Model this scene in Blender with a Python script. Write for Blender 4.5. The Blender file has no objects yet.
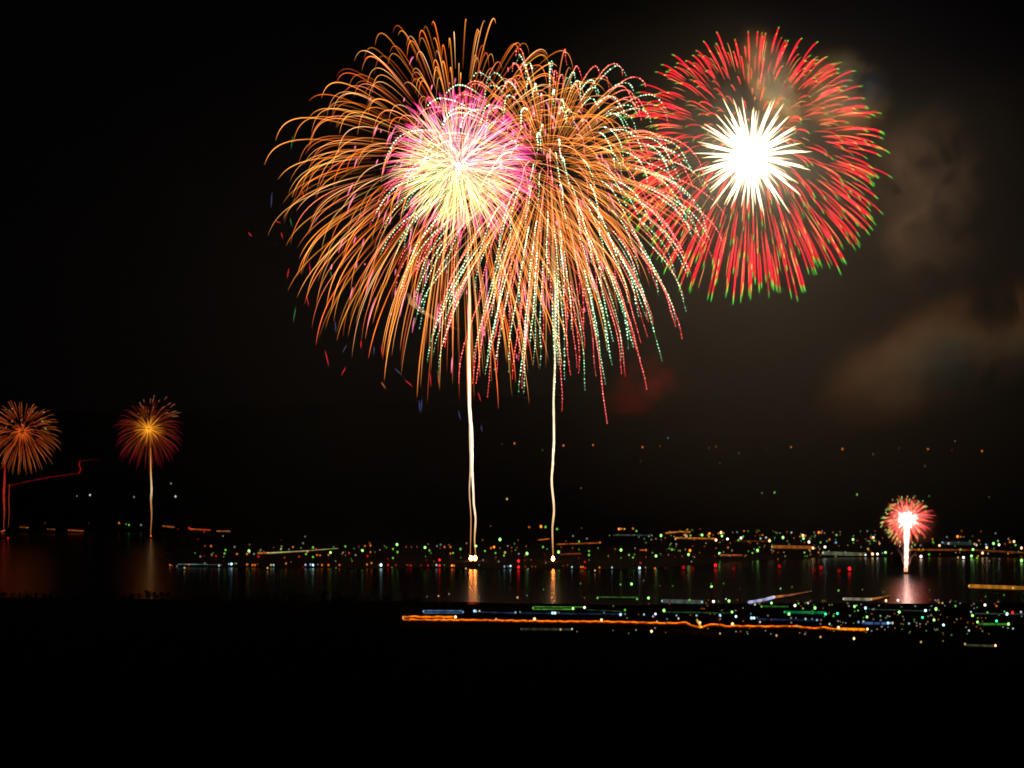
import bpy, math, random
from mathutils import Vector, noise
import numpy as np

# ------------------------------------------------------------------ camera, sky, exposure
scene = bpy.context.scene
COL = scene.collection
rng = random.Random(7)

F = 2000.0                       # focal length in pixels (70 mm lens, 1024 px wide frame)
CAM_H = 70.0
PITCH = math.atan(86.0 / F)
cam_data = bpy.data.cameras.new('camera')
cam_data.sensor_width = 36.0
cam_data.lens = 36.0 * F / 1024.0
cam_data.clip_start = 0.5
cam_data.clip_end = 40000.0
cam = bpy.data.objects.new('camera', cam_data)
cam.location = (0, 0, CAM_H)
cam.rotation_euler = (math.pi / 2 + PITCH, 0, 0)
COL.objects.link(cam)
scene.camera = cam

SUN_EL, SUN_ROT = math.radians(4.0), math.radians(160.0)
world = bpy.data.worlds.new('World')
scene.world = world
world.use_nodes = True
wn, wl = world.node_tree.nodes, world.node_tree.links
wn.clear()
sky = wn.new('ShaderNodeTexSky')
sky.sky_type = 'NISHITA'
sky.sun_disc = False
sky.sun_elevation = SUN_EL
sky.sun_rotation = SUN_ROT
bw = wn.new('ShaderNodeRGBToBW')
tint = wn.new('ShaderNodeMix'); tint.data_type = 'RGBA'; tint.blend_type = 'MULTIPLY'
tint.inputs[0].default_value = 1.0
bg = wn.new('ShaderNodeBackground')
bg.inputs['Strength'].default_value = 0.00006
wout = wn.new('ShaderNodeOutputWorld')
wl.new(sky.outputs['Color'], bw.inputs[0])
wl.new(bw.outputs[0], tint.inputs[6])
tint.inputs[7].default_value = (1.0, 0.9, 0.85, 1)
wl.new(tint.outputs[2], bg.inputs['Color'])
air = wn.new('ShaderNodeBackground')          # faint even glow of the night air
air.inputs['Color'].default_value = (1.0, .74, .70, 1)
air.inputs['Strength'].default_value = 0.0005
both = wn.new('ShaderNodeAddShader')
wl.new(bg.outputs[0], both.inputs[0]); wl.new(air.outputs[0], both.inputs[1])
wl.new(both.outputs[0], wout.inputs['Surface'])

moon_data = bpy.data.lights.new('moon', 'SUN')
moon_data.energy = 0.0005
moon_data.angle = math.radians(0.5)
moon_data.color = (1.0, 0.93, 0.85)
moon = bpy.data.objects.new('moon', moon_data)
moon.rotation_euler = (math.pi / 2 - SUN_EL, 0, math.pi - SUN_ROT)
COL.objects.link(moon)

scene.view_settings.view_transform = 'Standard'
scene.view_settings.look = 'None'
scene.view_settings.exposure = 0.0
scene.view_settings.gamma = 1.0
scene.view_settings.use_curve_mapping = False
cy = scene.cycles
cy.max_bounces = 6
cy.diffuse_bounces = 1
cy.glossy_bounces = 2
cy.transmission_bounces = 2
cy.volume_bounces = 0
cy.transparent_max_bounces = 96
cy.use_denoising = True
cy.filter_width = 1.65
cy.sample_clamp_indirect = 4.0
cy.volume_max_steps = 256
cy.volume_step_rate = 0.5

# ------------------------------------------------------------------ helpers
CA, SA = math.cos(PITCH), math.sin(PITCH)

def ray(px, py):
    u, v = (px - 512.0) / F, (384.0 - py) / F
    return Vector((u, CA - v * SA, SA + v * CA))

def at_depth(px, py, depth):
    r = ray(px, py)
    return Vector((0, 0, CAM_H)) + r * (depth / r.y)

def at_height(px, py, z):
    r = ray(px, py)
    return Vector((0, 0, CAM_H)) + r * ((z - CAM_H) / r.z)

def smooth(a, b, x):
    t = min(1.0, max(0.0, (x - a) / (b - a)))
    return t * t * (3 - 2 * t)

def interp(tab, x):
    if x <= tab[0][0]:
        return tab[0][1]
    for (x0, y0), (x1, y1) in zip(tab, tab[1:]):
        if x <= x1:
            return y0 + (y1 - y0) * (x - x0) / (x1 - x0)
    return tab[-1][1]

def nz(x, y, s, seed=0.0):
    return noise.noise(Vector((x / s, y / s, seed)))

def mesh_obj(name, verts, faces, mats, parent=None, cols=None, smooth_shade=False, face_mats=None):
    me = bpy.data.meshes.new(name)
    me.from_pydata(verts, [], faces)
    for m in (mats if isinstance(mats, (list, tuple)) else [mats]):
        me.materials.append(m)
    if face_mats is not None:
        me.polygons.foreach_set('material_index', face_mats)
    if cols is not None:
        a = me.color_attributes.new('glow', 'FLOAT_COLOR', 'POINT')
        buf = np.ones((len(verts), 4), dtype=np.float32)
        buf[:, :3] = np.asarray(cols, dtype=np.float32).reshape(-1, 3)
        a.data.foreach_set('color', buf.ravel())
    if smooth_shade:
        me.polygons.foreach_set('use_smooth', [True] * len(me.polygons))
    me.update()
    o = bpy.data.objects.new(name, me)
    COL.objects.link(o)
    if parent is not None:
        o.parent = parent
    return o

def empty(name, loc, label, cat, group=None):
    o = bpy.data.objects.new(name, None)
    o.location = loc
    o.empty_display_size = 2
    COL.objects.link(o)
    tag(o, label, cat, group)
    return o

def tag(o, label=None, cat=None, group=None, kind=None):
    if label: o['label'] = label
    if cat: o['category'] = cat
    if group: o['group'] = group
    if kind: o['kind'] = kind
    return o

class MB:
    """collects shapes for one mesh"""
    def __init__(self):
        self.v, self.f, self.c, self.m = [], [], [], []
    def tube(self, pts, rad, cols=None, sides=5, mat=0):
        base = len(self.v)
        n = len(pts)
        prev = None
        for i, p in enumerate(pts):
            a = pts[max(0, i - 1)]; b = pts[min(n - 1, i + 1)]
            t = (b - a)
            t = t.normalized() if t.length > 1e-9 else Vector((0, 0, 1))
            if prev is None:
                ref = Vector((0, 1, 0)) if abs(t.y) < 0.9 else Vector((1, 0, 0))
                prev = (ref - t * ref.dot(t)).normalized()
            else:
                w = prev - t * prev.dot(t)
                prev = w.normalized() if w.length > 1e-6 else prev
            bn = t.cross(prev)
            r = rad[i] if isinstance(rad, (list, tuple)) else rad
            for k in range(sides):
                an = 2 * math.pi * k / sides
                self.v.append(p + prev * (math.cos(an) * r) + bn * (math.sin(an) * r))
                if cols is not None:
                    self.c.append(cols[i])
        for i in range(n - 1):
            for k in range(sides):
                q = (k + 1) % sides
                self.f.append((base + i * sides + k, base + i * sides + q, base + (i + 1) * sides + q, base + (i + 1) * sides + k))
                self.m.append(mat)
        self.f.append(tuple(base + k for k in reversed(range(sides)))); self.m.append(mat)
        self.f.append(tuple(base + (n - 1) * sides + k for k in range(sides))); self.m.append(mat)
    def bead(self, p, r, col=None):
        b = len(self.v)
        for d in ((1, 0, 0), (-1, 0, 0), (0, 1, 0), (0, -1, 0), (0, 0, 1), (0, 0, -1)):
            self.v.append(p + Vector(d) * r)
            if col is not None:
                self.c.append(col)
        for q in ((0, 2, 4), (2, 1, 4), (1, 3, 4), (3, 0, 4), (2, 0, 5), (1, 2, 5), (3, 1, 5), (0, 3, 5)):
            self.f.append(tuple(b + k for k in q)); self.m.append(0)
    def ball(self, p, r, mat=0, nu=10, nv=6, sz=1.0):
        b = len(self.v)
        self.v.append(p + Vector((0, 0, r * sz)))
        for j in range(1, nv):
            th = math.pi * j / nv
            for i in range(nu):
                ph = 2 * math.pi * i / nu
                self.v.append(p + Vector((r * math.sin(th) * math.cos(ph), r * math.sin(th) * math.sin(ph), r * sz * math.cos(th))))
        self.v.append(p - Vector((0, 0, r * sz)))
        e = len(self.v) - 1
        for i in range(nu):
            k = (i + 1) % nu
            self.f.append((b, b + 1 + i, b + 1 + k)); self.m.append(mat)
            self.f.append((e, b + 1 + (nv - 2) * nu + k, b + 1 + (nv - 2) * nu + i)); self.m.append(mat)
            for j in range(nv - 2):
                r0 = b + 1 + j * nu; r1 = r0 + nu
                self.f.append((r0 + i, r1 + i, r1 + k, r0 + k)); self.m.append(mat)
    def box(self, c, s, mat=0):
        b = len(self.v)
        for z in (-1, 1):
            for y in (-1, 1):
                for x in (-1, 1):
                    self.v.append(Vector((c[0] + x * s[0] / 2, c[1] + y * s[1] / 2, c[2] + z * s[2] / 2)))
        for q in ((0, 2, 3, 1), (4, 5, 7, 6), (0, 1, 5, 4), (2, 6, 7, 3), (0, 4, 6, 2), (1, 3, 7, 5)):
            self.f.append(tuple(b + k for k in q)); self.m.append(mat)
    def build(self, name, mats, parent=None, smooth_shade=False):
        return mesh_obj(name, self.v, self.f, mats, parent, self.c if self.c else None, smooth_shade, self.m)

# ------------------------------------------------------------------ materials
def principled(name, col, rough=0.9, noise_scale=None, col2=None, metallic=0.0):
    m = bpy.data.materials.new(name); m.use_nodes = True
    n, l = m.node_tree.nodes, m.node_tree.links
    b = n['Principled BSDF']
    b.inputs['Base Color'].default_value = (*col, 1)
    b.inputs['Roughness'].default_value = rough
    if rough > .85: b.inputs['Specular IOR Level'].default_value = 0.0
    b.inputs['Metallic'].default_value = metallic
    if noise_scale:
        tc = n.new('ShaderNodeTexCoord'); tx = n.new('ShaderNodeTexNoise'); mx = n.new('ShaderNodeMix')
        mx.data_type = 'RGBA'
        tx.inputs['Scale'].default_value = noise_scale
        tx.inputs['Detail'].default_value = 6
        l.new(tc.outputs['Object'], tx.inputs['Vector'])
        l.new(tx.outputs['Fac'], mx.inputs[0])
        mx.inputs[6].default_value = (*col, 1); mx.inputs[7].default_value = (*(col2 or col), 1)
        l.new(mx.outputs[2], b.inputs['Base Color'])
    return m

def emitter(name, col, strength, sampling='AUTO'):
    m = bpy.data.materials.new(name); m.use_nodes = True
    n, l = m.node_tree.nodes, m.node_tree.links
    n.clear()
    e = n.new('ShaderNodeEmission'); o = n.new('ShaderNodeOutputMaterial')
    e.inputs['Color'].default_value = (*col, 1); e.inputs['Strength'].default_value = strength
    l.new(e.outputs[0], o.inputs['Surface'])
    m.cycles.emission_sampling = sampling
    return m

def flame_material(name, strength=1.0, sampling='NONE'):
    """burning sparks: they give off light and let what is behind them through"""
    m = bpy.data.materials.new(name); m.use_nodes = True
    n, l = m.node_tree.nodes, m.node_tree.links
    n.clear()
    a = n.new('ShaderNodeAttribute'); a.attribute_name = 'glow'
    e = n.new('ShaderNodeEmission'); t = n.new('ShaderNodeBsdfTransparent')
    s = n.new('ShaderNodeAddShader'); o = n.new('ShaderNodeOutputMaterial')
    e.inputs['Strength'].default_value = strength
    l.new(a.outputs['Color'], e.inputs['Color'])
    l.new(e.outputs[0], s.inputs[0]); l.new(t.outputs[0], s.inputs[1])
    l.new(s.outputs[0], o.inputs['Surface'])
    m.cycles.emission_sampling = sampling
    return m

M_FLAME = flame_material('spark_flame', 0.5)
M_GROUND = principled('dark_soil', (0.02, 0.02, 0.015), 0.95, 0.02, (0.035, 0.032, 0.024))
M_POST = principled('painted_steel', (0.08, 0.08, 0.085), 0.5)
M_WOOD = principled('raft_timber', (0.16, 0.11, 0.07), 0.8, 0.6, (0.09, 0.06, 0.04))
M_LEAF = principled('leaf', (0.03, 0.05, 0.02), 0.9, 0.4, (0.05, 0.075, 0.03))
M_BARK = principled('bark', (0.06, 0.045, 0.03), 0.95, 1.5, (0.035, 0.028, 0.02))

# ------------------------------------------------------------------ terrain and lake
D_SHORE = 1458.0
def ground_depth(py):
    return at_height(512, py, 0).y

FAR = [(-3000, ground_depth(533)), (-420, ground_depth(533)), (-395, ground_depth(533.5)), (-258, ground_depth(567.5)),
       (60, ground_depth(569.5)), (95, ground_depth(569.5)), (190, ground_depth(560.5)), (260, ground_depth(557.5)), (3000, ground_depth(558))]
NEAR = [(-3000, 1120), (-300, 1105), (-180, 1085), (-60, 1070), (60, 1045), (160, 1056), (230, 1050), (330, 1075), (3000, 1085)]

def terrain(x, y):
    far = interp(FAR, x) + 8 * nz(x, 0, 60, 3.0)
    near = interp(NEAR, x) + 9 * nz(x, 5, 70, 8.0)
    q = 1.0 + 11.0 * smooth(-450, -400, x) * smooth(-225, -255, x)
    land = max(smooth(-6 * q, 10 * q, y - far), smooth(-6, 10, near - y))
    z = -2.5 + land * 3.4
    if y < 800:
        z += 61.0 * (1 - max(0.0, y) / 800.0) ** 2 + 1.2 * nz(x, y, 90, 2.0) * smooth(0, 60, y)
    if y > 2600:
        h = smooth(2600, 5200, y) * (235 + 70 * nz(x, 0, 900, 4.4) + 25 * nz(x, y, 260, 9.1))
        z += h
    if y > 5200:
        z -= smooth(5600, 9000, y) * 120
    return z

def ground_hit(px, py, lift):
    """first point where the line of sight meets the land raised by lift metres"""
    r = ray(px, py)
    d = 300.0
    prev = d
    while d < 9000:
        p = Vector((0, 0, CAM_H)) + r * (d / r.y)
        if p.z <= terrain(p.x, p.y) + lift and (terrain(p.x, p.y) > 0 or py > 600):
            lo, hi = prev, d
            for _ in range(24):
                mid = (lo + hi) / 2
                q = Vector((0, 0, CAM_H)) + r * (mid / r.y)
                if q.z <= terrain(q.x, q.y) + lift: hi = mid
                else: lo = mid
            p = Vector((0, 0, CAM_H)) + r * (hi / r.y)
            return p
        prev = d
        d += 6.0 if d < 2700 else 20.0
    return at_depth(px, py, 5000)

xs = [-9000, -6000, -4200, -3000, -2200, -1700] + [-1300 + 20 * i for i in range(131)] + [1700, 2200, 3000, 4200, 6000, 9000]
ys = [-800, -300, -120] + [-40 + 12 * i for i in range(225)] + [2700 + 60 * i for i in range(50)] + [5800, 6400, 7200, 8400, 10000, 14000]
gv = [(x, y, terrain(x, y) if y > -50 else 61 - (-y) * 0.05) for y in ys for x in xs]
nx = len(xs)
gf = [(j * nx + i, j * nx + i + 1, (j + 1) * nx + i + 1, (j + 1) * nx + i) for j in range(len(ys) - 1) for i in range(nx - 1)]
g = mesh_obj('ground', gv, gf, M_GROUND, smooth_shade=True)
tag(g, 'dark land of the shore, town and hills around the lake', kind='structure')

mw = bpy.data.materials.new('lake_water'); mw.use_nodes = True
n, l = mw.node_tree.nodes, mw.node_tree.links
b = n['Principled BSDF']
b.inputs['Base Color'].default_value = (0.004, 0.006, 0.008, 1)
b.inputs['Roughness'].default_value = 0.21
b.inputs['IOR'].default_value = 1.33
b.inputs['Specular IOR Level'].default_value = 0.09
tc = n.new('ShaderNodeTexCoord'); mp = n.new('ShaderNodeMapping'); tx = n.new('ShaderNodeTexNoise'); bp = n.new('ShaderNodeBump')
mp.inputs['Scale'].default_value = (0.16, 0.5, 1)
tx.inputs['Scale'].default_value = 0.35; tx.inputs['Detail'].default_value = 4
bp.inputs['Strength'].default_value = 0.25; bp.inputs['Distance'].default_value = 0.6
l.new(tc.outputs['Object'], mp.inputs[0]); l.new(mp.outputs[0], tx.inputs['Vector'])
l.new(tx.outputs['Fac'], bp.inputs['Height']); l.new(bp.outputs[0], b.inputs['Normal'])
wv = [(-4000, 900, 0), (4000, 900, 0), (4000, 2500, 0), (-4000, 2500, 0)]
w = mesh_obj('lake_water', wv, [(0, 1, 2, 3)], mw)
tag(w, 'black lake between the two shores', kind='structure')

# ------------------------------------------------------------------ fireworks
def ramp(stops, s):
    if s <= stops[0][0]: return Vector(stops[0][1])
    for (a, ca), (b_, cb) in zip(stops, stops[1:]):
        if s <= b_:
            t = (s - a) / max(1e-9, b_ - a)
            return Vector(ca) * (1 - t) + Vector(cb) * t
    return Vector(stops[-1][1])

def sphere_dirs(n, r):
    out = []
    ga = math.pi * (3 - math.sqrt(5))
    off = r.random() * 7
    for i in range(n):
        z = 1 - 2 * (i + 0.5) / n
        rad = math.sqrt(max(0, 1 - z * z))
        v = Vector((rad * math.cos(ga * i + off), rad * math.sin(ga * i + off), z))
        v += Vector((r.gauss(0, 1), r.gauss(0, 1), r.gauss(0, 1))) * 0.06
        out.append(v.normalized())
    r.shuffle(out)
    return out

def path_at(u, R, G, k, t):
    e = math.exp(-k)
    s = (1 - math.exp(-k * t)) / (1 - e)
    d = (t - (1 - math.exp(-k * t)) / k) / (1 - (1 - e) / k)
    return Vector((u.x * R * s, u.y * R * s, u.z * R * s - G * d))

def layer(root, S, kind, n, R, G, k, t0, t1, width, stops, seed, jit=0.08, tj=0.12, bright=0.25,
          segs=14, offset=(0, 0), rest='rest', dots=None, keep=None, tint=None, wob=0.0, plume=None, scatter=0.0):
    """n star trails of one kind: up to 100 of them each its own part, the rest one part"""
    r = random.Random(seed)
    off = Vector((offset[0], 0, -offset[1])) * S
    trails = []
    for u in sphere_dirs(n, r):
        if keep and not keep(u, r):
            continue
        trails.append((u, R * (1 + max(-1.6, min(1.3, r.gauss(0, 1))) * jit), G * (1 + r.uniform(-.15, .15)), t0 * (1 + r.uniform(-.25, .25)) if t0 > 0 else 0,
                       t1 * (1 - r.random() * tj), 1 + r.uniform(-bright, bright), r))
    restmb = MB()
    for i, (u, Rj, Gj, a, b_, br, _) in enumerate(trails):
        mb = MB() if i < 100 else restmb
        pts, rad, cols = [], [], []
        cmul = tint(u, r) if tint else Vector((1, 1, 1))
        ph = r.uniform(0, 6.28)
        home = off + Vector((r.gauss(0, 1), r.gauss(0, 1), r.gauss(0, 1))) * scatter * S
        for q in range(segs):
            s = q / (segs - 1)
            t = a + (b_ - a) * s
            p = path_at(u, Rj, Gj, k, t) * S
            if wob:
                p.x += wob * S * math.sin(9 * s + ph) * s
            pts.append(p + home)
            wd = width * (0.55 + 0.45 * math.sin(math.pi * min(1, 0.15 + s)))
            if plume: wd = width * plume(s)
            rad.append(max(0.12, wd) * 0.5 * S)
            c = ramp(stops, s) * br
            cols.append((c.x * cmul.x, c.y * cmul.y, c.z * cmul.z))
        mb.tube(pts, rad, cols, sides=4)
        if dots:
            da, db, step, dr, dcol = dots(u, r)
            t = a + (b_ - a) * da
            tend = a + (b_ - a) * db
            last = path_at(u, Rj, Gj, k, t)
            while t < tend:
                t += 0.002
                p = path_at(u, Rj, Gj, k, t)
                if (p - last).length >= step * r.uniform(.85, 1.15):
                    last = p
                    s = (t - a) / (b_ - a)
                    fade = 1.0 if s < 0.85 else max(0.25, (1 - s) / 0.15)
                    pos = Vector((p.x, p.y, p.z)) * S + off + Vector((r.uniform(-.35, .35), 0, r.uniform(-.3, .3))) * S
                    if wob: pos.x += wob * S * math.sin(9 * s + ph) * s
                    if r.random() > .13:
                        mb.bead(pos, dr * S * r.uniform(.7, 1.2), tuple(Vector(dcol) * br * fade * r.uniform(.5, 1.25)))
        if i < 100:
            mb.build(kind, M_FLAME, root)
    if restmb.f:
        o = restmb.build(kind, M_FLAME, root)
        o['kind'] = 'stuff'

def rise(root, center, S, depth, path, widths, stops, name='rising_trail', sub=6):
    """wavy glowing trail of the climbing shell, through picture points at the burst's own distance"""
    pts = []
    for (x0, y0), (x1, y1) in zip(path, path[1:]):
        for i in range(sub):
            t = i / sub
            tt = t * t * (3 - 2 * t)
            pts.append((x0 + (x1 - x0) * tt, y0 + (y1 - y0) * t))
    pts.append(path[-1])
    n_ = len(pts)
    P = [at_depth(x, y, depth) - center for x, y in pts]
    s = [i / (n_ - 1) for i in range(n_)]
    rr = random.Random(n_)
    rad = [interp(widths, q) * 0.5 * S * rr.uniform(.85, 1.1) for q in s]
    cols = [tuple(ramp(stops, q) * rr.uniform(.85, 1.15)) for q in s]
    mb = MB(); mb.tube(P, rad, cols, sides=6)
    return mb.build(name, M_FLAME, root)

def flash(root, S, r_px, col, strength, name='flash'):
    mb = MB(); mb.ball(Vector((0, 0, 0)), r_px * S, nu=8, nv=5)
    return mb.build(name, emitter(name + '_light', col, strength), root, True)

GOLD = (1.0, 0.36, 0.07)
# --- burst one: gold willow with pink and yellow heart
D1 = 1458.0; S1 = D1 / F
c1 = at_depth(458, 165, D1)
B1 = empty('firework', c1, 'largest gold willow firework with a pink and yellow heart, above the double rocket trail', 'firework', 'fireworks over the lake')
warm = lambda u, r: r.choice([Vector((1, 1, 1)), Vector((1, 1, 1)), Vector((1.0, .62, .55)), Vector((.9, .45, .7)), Vector((1.1, 1.3, 1.9)), Vector((.7, .9, .8))])
layer(B1, S1, 'gold_trail', 300, 181, 62, 4.2, 0.15, 0.97, 1.05,
      [(0, (.06, .01, .0)), (.12, (.28, .06, .006)), (.4, (.72, .19, .018)), (.65, (.95, .28, .038)), (.85, (.68, .17, .018)), (1, (.12, .02, .0))], 11, jit=.08, tj=.3, bright=.75, tint=warm)
layer(B1, S1, 'fine_gold_trail', 190, 172, 70, 4.2, 0.16, 0.95, 0.7,
      [(0, (.15, .04, .01)), (.3, (1.2, .52, .16)), (.8, (.9, .30, .07)), (1, (.05, .01, 0))], 12, jit=.12, tj=.35, bright=.4, tint=warm)
def heart(u, r):
    lean = .5 - .55 * (u.x * .6 + u.z * .75) + r.uniform(-.3, .3)      # greenish yellow low on the left, pink high on the right
    if lean > .72: return Vector((.72, 1.35, .75))
    if lean > .28: return Vector((1.0, 1.15, .9))
    return Vector((1.0, r.uniform(.5, .8), r.uniform(1.0, 1.7)))
layer(B1, S1, 'heart_ray', 480, 69, 4, 1.4, 0.08, 1.0, .85,
      [(0, (.18, .11, .10)), (.35, (.50, .34, .19)), (.68, (.95, .52, .28)), (.86, (.8, .13, .24)), (1, (.5, .02, .16))], 13, jit=.12, tj=.2, bright=.3,
      tint=heart, segs=10, scatter=5)
layer(B1, S1, 'pale_heart_ray', 330, 71, 5, 1.8, 0.40, 1.0, .95,
      [(0, (.25, .12, .08)), (.3, (.7, .38, .22)), (.7, (.9, .30, .30)), (1, (.55, .05, .2))], 17, jit=.14, tj=.25, bright=.4, segs=8,
      tint=heart, scatter=7)
layer(B1, S1, 'magenta_ray', 330, 76, 6, 2.2, 0.5, 1.0, 1.7,
      [(0, (.5, .05, .12)), (.4, (.85, .04, .22)), (.8, (.75, .02, .20)), (1, (.2, .0, .06))], 14, jit=.10, tj=.15, offset=(6, -4), segs=8,
      keep=lambda u, r: u.z > -.35 or u.x > .3 or r.random() < .4)
layer(B1, S1, 'pink_spark', 190, 138, 78, 4.6, 0.64, 0.72, 1.4,
      [(0, (.5, .05, .15)), (.3, (1.1, .25, .42)), (.7, (1.0, .2, .38)), (1, (.4, .02, .1))], 15, jit=.16, tj=.03, segs=5, offset=(25, 0),
      keep=lambda u, r: abs(u.y) < .9)
layer(B1, S1, 'core_ray', 60, 18, 0, 1.2, 0.1, 1.0, 1.0, [(0, (.30, .20, .18)), (.5, (.25, .17, .14)), (1, (.1, .06, .05))], 18, jit=.25, segs=4)
flash(B1, S1, 2.0, (1.0, .62, .34), 470)
rise(B1, c1, S1, D1, [(475.6, 557), (474.6, 540), (475.6, 520), (473.6, 500), (472.4, 470), (472.2, 440), (469.6, 400), (469, 350), (469.6, 300), (468, 235)],
     [(0, 1.0), (.2, 2.0), (.45, 2.3), (.7, 3.2), (.9, 3.0), (1, 1.5)],
     [(0, (.45, .13, .02)), (.15, (.9, .52, .22)), (.5, (2.0, 1.6, 1.15)), (.8, (1.5, 1.1, .65)), (1, (.4, .2, .08))])
rise(B1, c1, S1, D1, [(470.4, 556), (471, 520), (469.4, 490), (470.6, 468), (470.0, 430), (468.4, 400), (468.2, 340)],
     [(0, .7), (.3, 1.3), (.6, 2.2), (1, 1.5)],
     [(0, (.6, .2, .05)), (.2, (.7, .32, .14)), (.6, (1.0, .75, .5)), (1, (.9, .6, .3))])
# stray embers drifting under and beside the shell
rr = random.Random(5)
for (x, y, dx, dy, c) in [(325, 350, 4, 16, 'r'), (346, 367, -5, 8, 'r'), (381, 344, 2, 14, 'r'), (306, 294, 3, 12, 'r'), (309, 262, 2, 14, 'r'), (289, 268, -2, 10, 'r'),
                          (296, 306, -3, 16, 'g'), (330, 270, 2, 8, 'g'), (281, 232, 2, 6, 'r'), (272, 192, -1, 16, 'b'), (343, 352, 4, -9, 'b'), (394, 368, 8, 6, 'b'),
                          (405, 380, 8, 6, 'r'), (422, 398, -1, 14, 'b'), (290, 218, 2, 8, 'g'), (293, 135, -2, 14, 'g'), (302, 190, 3, 10, 'r'), (318, 215, -3, 8, 'b'),
                          (430, 372, 1, 14, 'r'), (438, 373, 1, 12, 'o'), (478, 392, 3, 9, 'r'), (381, 382, 5, 6, 'o'), (374, 345, 0, 10, 'b'), (361, 340, 0, 8, 'r'),
                          (458, 410, 3, 10, 'b'), (481, 425, 1, 6, 'b'), (419, 400, 1, 12, 'b'), (275, 221, 6, 1, 'r'), (335, 320, 1, 12, 'b'), (248, 232, 4, 4, 'r')]:
    mb = MB()
    col = {'r': (.55, .015, .02), 'g': (.02, .14, .04), 'b': (.045, .045, .13), 'o': (.4, .1, .012)}[c]
    dd = D1 + rr.uniform(-60, 60)
    pts = [at_depth(x + dx * s, y + dy * s + 1.2 * s * s, dd) - c1 for s in (0, .33, .66, 1)]
    mb.tube(pts, [.25 * S1, .55 * S1, .5 * S1, .2 * S1], [tuple(Vector(col) * q) for q in (.3, 1, .9, .2)], sides=4)
    mb.build('stray_ember', M_FLAME, B1)
mb = MB()
mb.tube([at_depth(x, y, D1) - c1 for x, y in ((408, 293), (411, 302), (422, 311), (440, 322), (462, 331))], [1.2 * S1, 3.2 * S1, 2.3 * S1, 1.2 * S1, .5 * S1],
        [(.1, .05, .02), (.32, .18, .09), (.26, .14, .07), (.18, .09, .03), (.03, .01, 0)], sides=6)
mb.build('smoulder_wisp', M_FLAME, B1)

# --- burst two: gold trails breaking into twinkling green, white and red dots
c2 = at_depth(548, 170, D1 + 20); S2 = (D1 + 20) / F
B2 = empty('firework', c2, 'wide firework of gold trails that end in twinkling dotted green, white and red tails', 'firework', 'fireworks over the lake')
def dotted(col, dr):
    return lambda u, r: (r.uniform(.2, .42), 1.0, 3.2, dr * r.uniform(.85, 1.15), col)
layer(B2, S2, 'green_dotted_trail', 170, 163, 76, 3.2, 0.10, 0.98, 1.0,
      [(0, (.4, .12, .02)), (.25, (.50, .19, .04)), (.38, (.45, .42, .24)), (.6, (.08, .26, .07)), (1, (.03, .12, .03))], 21, jit=.08, tj=.2, bright=.3,
      dots=dotted((1.0, 1.8, 1.15), .82), wob=1.2, segs=18)
layer(B2, S2, 'red_dotted_trail', 150, 167, 75, 3.2, 0.10, 1.0, 1.1,
      [(0, (.4, .10, .02)), (.25, (.52, .16, .025)), (.42, (.9, .16, .08)), (.7, (.75, .02, .03)), (.93, (.7, .008, .015)), (1, (.8, .02, .01))], 22, jit=.08, tj=.2, bright=.3,
      dots=dotted((1.6, .50, .42), .75), wob=1.2, segs=18)
layer(B2, S2, 'gold_trail', 55, 152, 70, 3.4, 0.12, 0.9, 1.0,
      [(0, (.35, .09, .01)), (.3, (.85, .28, .05)), (.8, (.6, .18, .03)), (1, (.06, .01, 0))], 23, jit=.1, tj=.3, bright=.35)
rise(B2, c2, S2, D1 + 20, [(553, 556), (552.4, 530), (554, 510), (551.7, 480), (553, 460), (554, 440), (553.6, 400), (555, 360), (554.6, 300), (552, 245)],
     [(0, 1.4), (.2, 2.2), (.5, 2.5), (.8, 2.0), (1, .8)],
     [(0, (.5, .15, .025)), (.15, (.95, .58, .26)), (.5, (1.6, 1.3, .85)), (.75, (1.0, .75, .42)), (1, (.5, .3, .12))])

# --- burst three: red chrysanthemum with green tips and a white heart
c3 = at_depth(751, 156, D1 + 60); S3 = (D1 + 60) / F
B3 = empty('firework', c3, 'round red firework with green tips and a blazing white heart', 'firework', 'fireworks over the lake')
layer(B3, S3, 'red_trail', 470, 135, 20, 2.6, 0.42, 1.0, 1.65,
      [(0, (.25, .02, .01)), (.15, (.8, .03, .03)), (.4, (.92, .004, .025)), (.74, (.8, .004, .016)), (.80, (.28, .34, .02)), (.87, (.03, .60, .04)), (.95, (.02, .45, .03)), (1, (.01, .16, .02))], 31,
      jit=.045, tj=.09, bright=.4, segs=12, offset=(1, -6), plume=lambda s: .35 + .65 * math.sin(math.pi * min(1, s * .75 + .12)))
layer(B3, S3, 'amber_trail', 95, 130, 20, 2.6, 0.46, 0.92, 0.7,
      [(0, (.3, .08, .02)), (.3, (.9, .34, .08)), (.8, (.8, .30, .06)), (1, (.3, .4, .05))], 32, offset=(1, -6), jit=.05, tj=.1, segs=8)
layer(B3, S3, 'white_ray', 100, 62, 2, 1.6, 0.05, 1.0, 1.7,
      [(0, (2.2, 2.0, 1.5)), (.6, (2.2, 1.9, 1.35)), (.9, (1.6, 1.2, .55)), (1, (.7, .35, .08))], 33, jit=.09, tj=.2, segs=8, plume=lambda s: 1.3 - .9 * s)
layer(B3, S3, 'pale_ray', 90, 44, 1, 1.6, 0.1, 1.0, 1.6, [(0, (1.6, 1.4, 1.0)), (.6, (1.0, .8, .5)), (1, (.3, .16, .06))], 34, jit=.2, tj=.2, segs=5)
flash(B3, S3, 12.0, (1.0, .88, .66), 75)

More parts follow.
